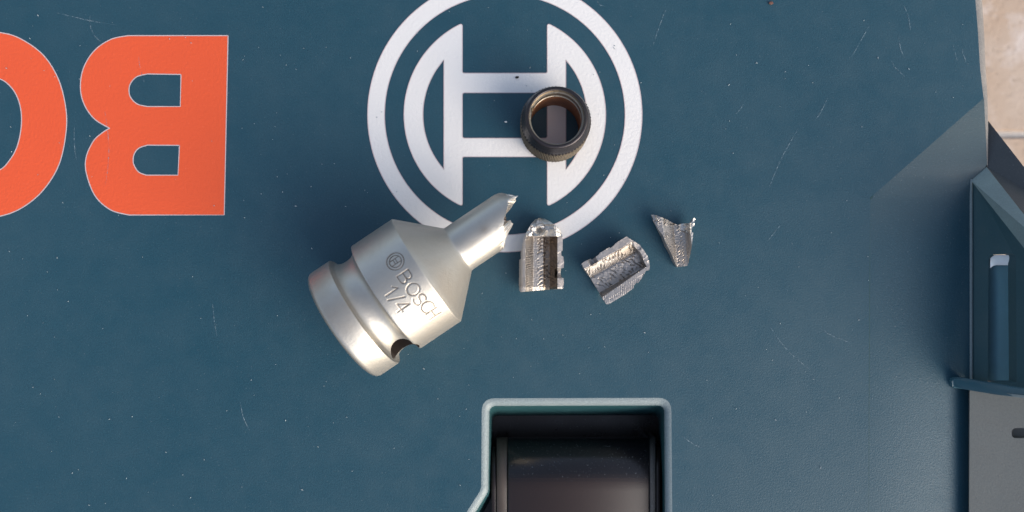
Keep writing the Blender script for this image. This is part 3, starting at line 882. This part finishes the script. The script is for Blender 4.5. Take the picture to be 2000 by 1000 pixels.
# first: half tube standing beside the broken nose
OL1 = [(400, 88), (460, 92), (530, 130), (600, 180), (640, 220), (658, 280), (662, 350), (660, 440), (645, 442), (648, 500), (668, 505), (675, 560), (672, 628), (648, 632), (640, 660), (640, 700), (650, 740), (672, 742), (674, 800), (665, 855), (612, 858), (470, 868), (265, 885), (205, 893), (188, 870), (185, 800), (188, 700), (190, 540), (208, 530), (205, 460), (215, 440), (225, 380), (245, 300), (275, 230), (320, 150), (360, 105)]
def top1(x, y):
    if y < 288 + 6 * nz(x, y, .02, 2):
        z = 38 + 6.5 * facets(x, y, .012, 4) + .4 * facets(x, y, .035, 9)
        e = max(0, (200 - y) / 110); z -= 13 * e * e
        if 330 < x < 470 and y > 180: z -= 11 * math.exp(-((x - 405) / 45) ** 2 - ((y - 225) / 32) ** 2)
        z -= 12 * max(0, (abs(x - 440) - 150) / 90)
        return z + .5 * nz(x, y, .05, 1)
    lx = 258 + max(0, (330 - y)) * .4
    z = pw(x, [(lx - 60, 36), (lx, 38), (lx + 6, 34), (338, 17), (346, 15.5), (388, 14.5), (452, 12), (470, 9.5), (520, 12), (560, 21), (598, 33), (604, 38), (660, 37)])
    if lx < x < 600:
        if x < 338: z += 1.7 * striae(y, x, 26, .012, 1)
        elif 385 < x < 455: z += 1.3 * striae(y, x, 40, .015, 2)
        elif x >= 455: z += 1.8 * striae(y, x, 60, -.008, 3) + .7 * facets(x, y, .02, 2)
        z += .35 * nz(x, y, .06, 3)
    else: z += .6 * facets(x, y, .014, 6) + .2 * nz(x, y, .05, 2)
    if x < 262: z -= 5 * max(0, (235 - x) / 50) ** 2
    if 578 < x < 650 and 632 < y < 742: z -= 15 * math.sin(math.pi * (y - 632) / 110)
    if y > 838: z -= (y - 838) * .12
    return z
def bot1(x, y):
    d = min(44.5, abs(x - 430) / 5.557); return 46 - math.sqrt(46 * 46 - d * d)
def mat1(x, y):
    if y < 288: return 2
    if x < 258 + max(0, (330 - y)) * .4 or x > 602: return 1
    return 3 if x > 450 else 0
fragment('tall arched steel fragment beside the broken nose of the socket adapter', 980, 410, 5.557, OL1, top1, bot1, mat1)

# second: turned half tube in the middle
OL2 = [(612, 128), (640, 150), (700, 185), (760, 225), (810, 290), (850, 350), (868, 410), (878, 470), (875, 515), (835, 520), (790, 600), (745, 662), (730, 655), (690, 695), (692, 722), (600, 790), (470, 870), (400, 908), (375, 905), (340, 850), (300, 780), (240, 680), (180, 580), (110, 475), (95, 440), (140, 410), (195, 382), (210, 395), (235, 380), (300, 330), (305, 318), (360, 285), (412, 252), (425, 262), (470, 228), (480, 210), (550, 165)]
def uv2(x, y): return x * .87 - y * .49, x * .49 + y * .87
def top2(x, y):
    u, v = uv2(x, y)
    ue = 470 + 20 * nz(x, y, .01, 5)
    chan = pw(v, [(430, 36), (498, 37), (504, 34), (608, 16), (616, 12), (640, 13), (812, 11), (822, 12), (878 - max(0, u + 80) * .10, 33), (960, 35)])
    if 500 < v < 610: chan += 2.0 * striae(u, v, 38, .012, 11)
    elif 616 < v < 815: chan += 1.5 * striae(u, v, 50, -.010, 12) + .3 * facets(x, y, .02, 3)
    elif v > 880 or v < 500: chan += .8 * facets(x, y, .012, 8) + .2 * nz(x, y, .05, 1)
    if v > 820: chan += .8 * striae(u, v, 26, .02, 14)
    if u > ue:
        rim = 33 + 2.5 * facets(x, y, .012, 12) + .5 * nz(x, y, .04, 9) - max(0, (u - 560) / 18)
        t = min(1, (u - ue) / 34); chan = chan + (rim - chan) * t
    if 400 < v < 500 and -60 < u < 45: chan -= 13 * math.sin(math.pi * (u + 60) / 105)
    return chan
def bot2(x, y):
    u, v = uv2(x, y); d = min(44.5, abs(v - 690) / 5.882); return 46 - math.sqrt(46 * 46 - d * d)
def mat2(x, y):
    u, v = uv2(x, y)
    if u > 500: return 1
    return 1 if (v < 500 or v > 882 - max(0, u + 80) * .10) else 0
fragment('wide steel fragment with two ribbed channels lying between the other two', 1120, 440, 5.882, OL2, top2, bot2, mat2)

# third: little pointed shard
OL3 = [(95, 150), (150, 152), (240, 185), (320, 215), (400, 265), (480, 298), (560, 282), (640, 278), (690, 272), (720, 215), (740, 195), (757, 215), (745, 260), (742, 320), (712, 330), (700, 370), (695, 412), (722, 418), (715, 500), (700, 620), (680, 740), (655, 850), (635, 915), (560, 925), (480, 930), (440, 850), (390, 720), (330, 610), (285, 500), (270, 465), (200, 370), (150, 290), (110, 210)]
def top3(x, y):
    q = x + (y - 500) * -.10
    z = pw(q, [(80, 24), (200, 30), (300 + (500 - y) * -.1, 31), (430, 15), (446, 12.5), (470, 13), (600, 15), (640, 20), (690, 31), (760, 30)])
    if 300 < q < 430: z += 1.3 * striae(y, x, 40, .03, 21)
    elif 450 < q < 560: z += 1.1 * striae(y, x, 54, .02, 22) + .3 * facets(x, y, .02, 4)
    if y < 300: z += 2.4 * facets(x, y, .02, 5)
    if 500 < x < 680 and y < 400 - (600 - x) * .4 + 20: z += 2.5 * facets(x, y, .025, 15) + 3
    return z + .4 * nz(x, y, .05, 3)
def bot3(x, y):
    d = min(40, abs(x - 480) / 7.69); return 46 - math.sqrt(46 * 46 - d * d) * 1.0
def mat3(x, y):
    if 500 < x < 690 and y < 400 - (600 - x) * .4: return 2
    if x > 655: return 2 if y < 800 else 1
    return 0
fragment('small pointed steel shard, the rightmost and smallest broken piece', 1260, 400, 7.69, OL3, top3, bot3, mat3)
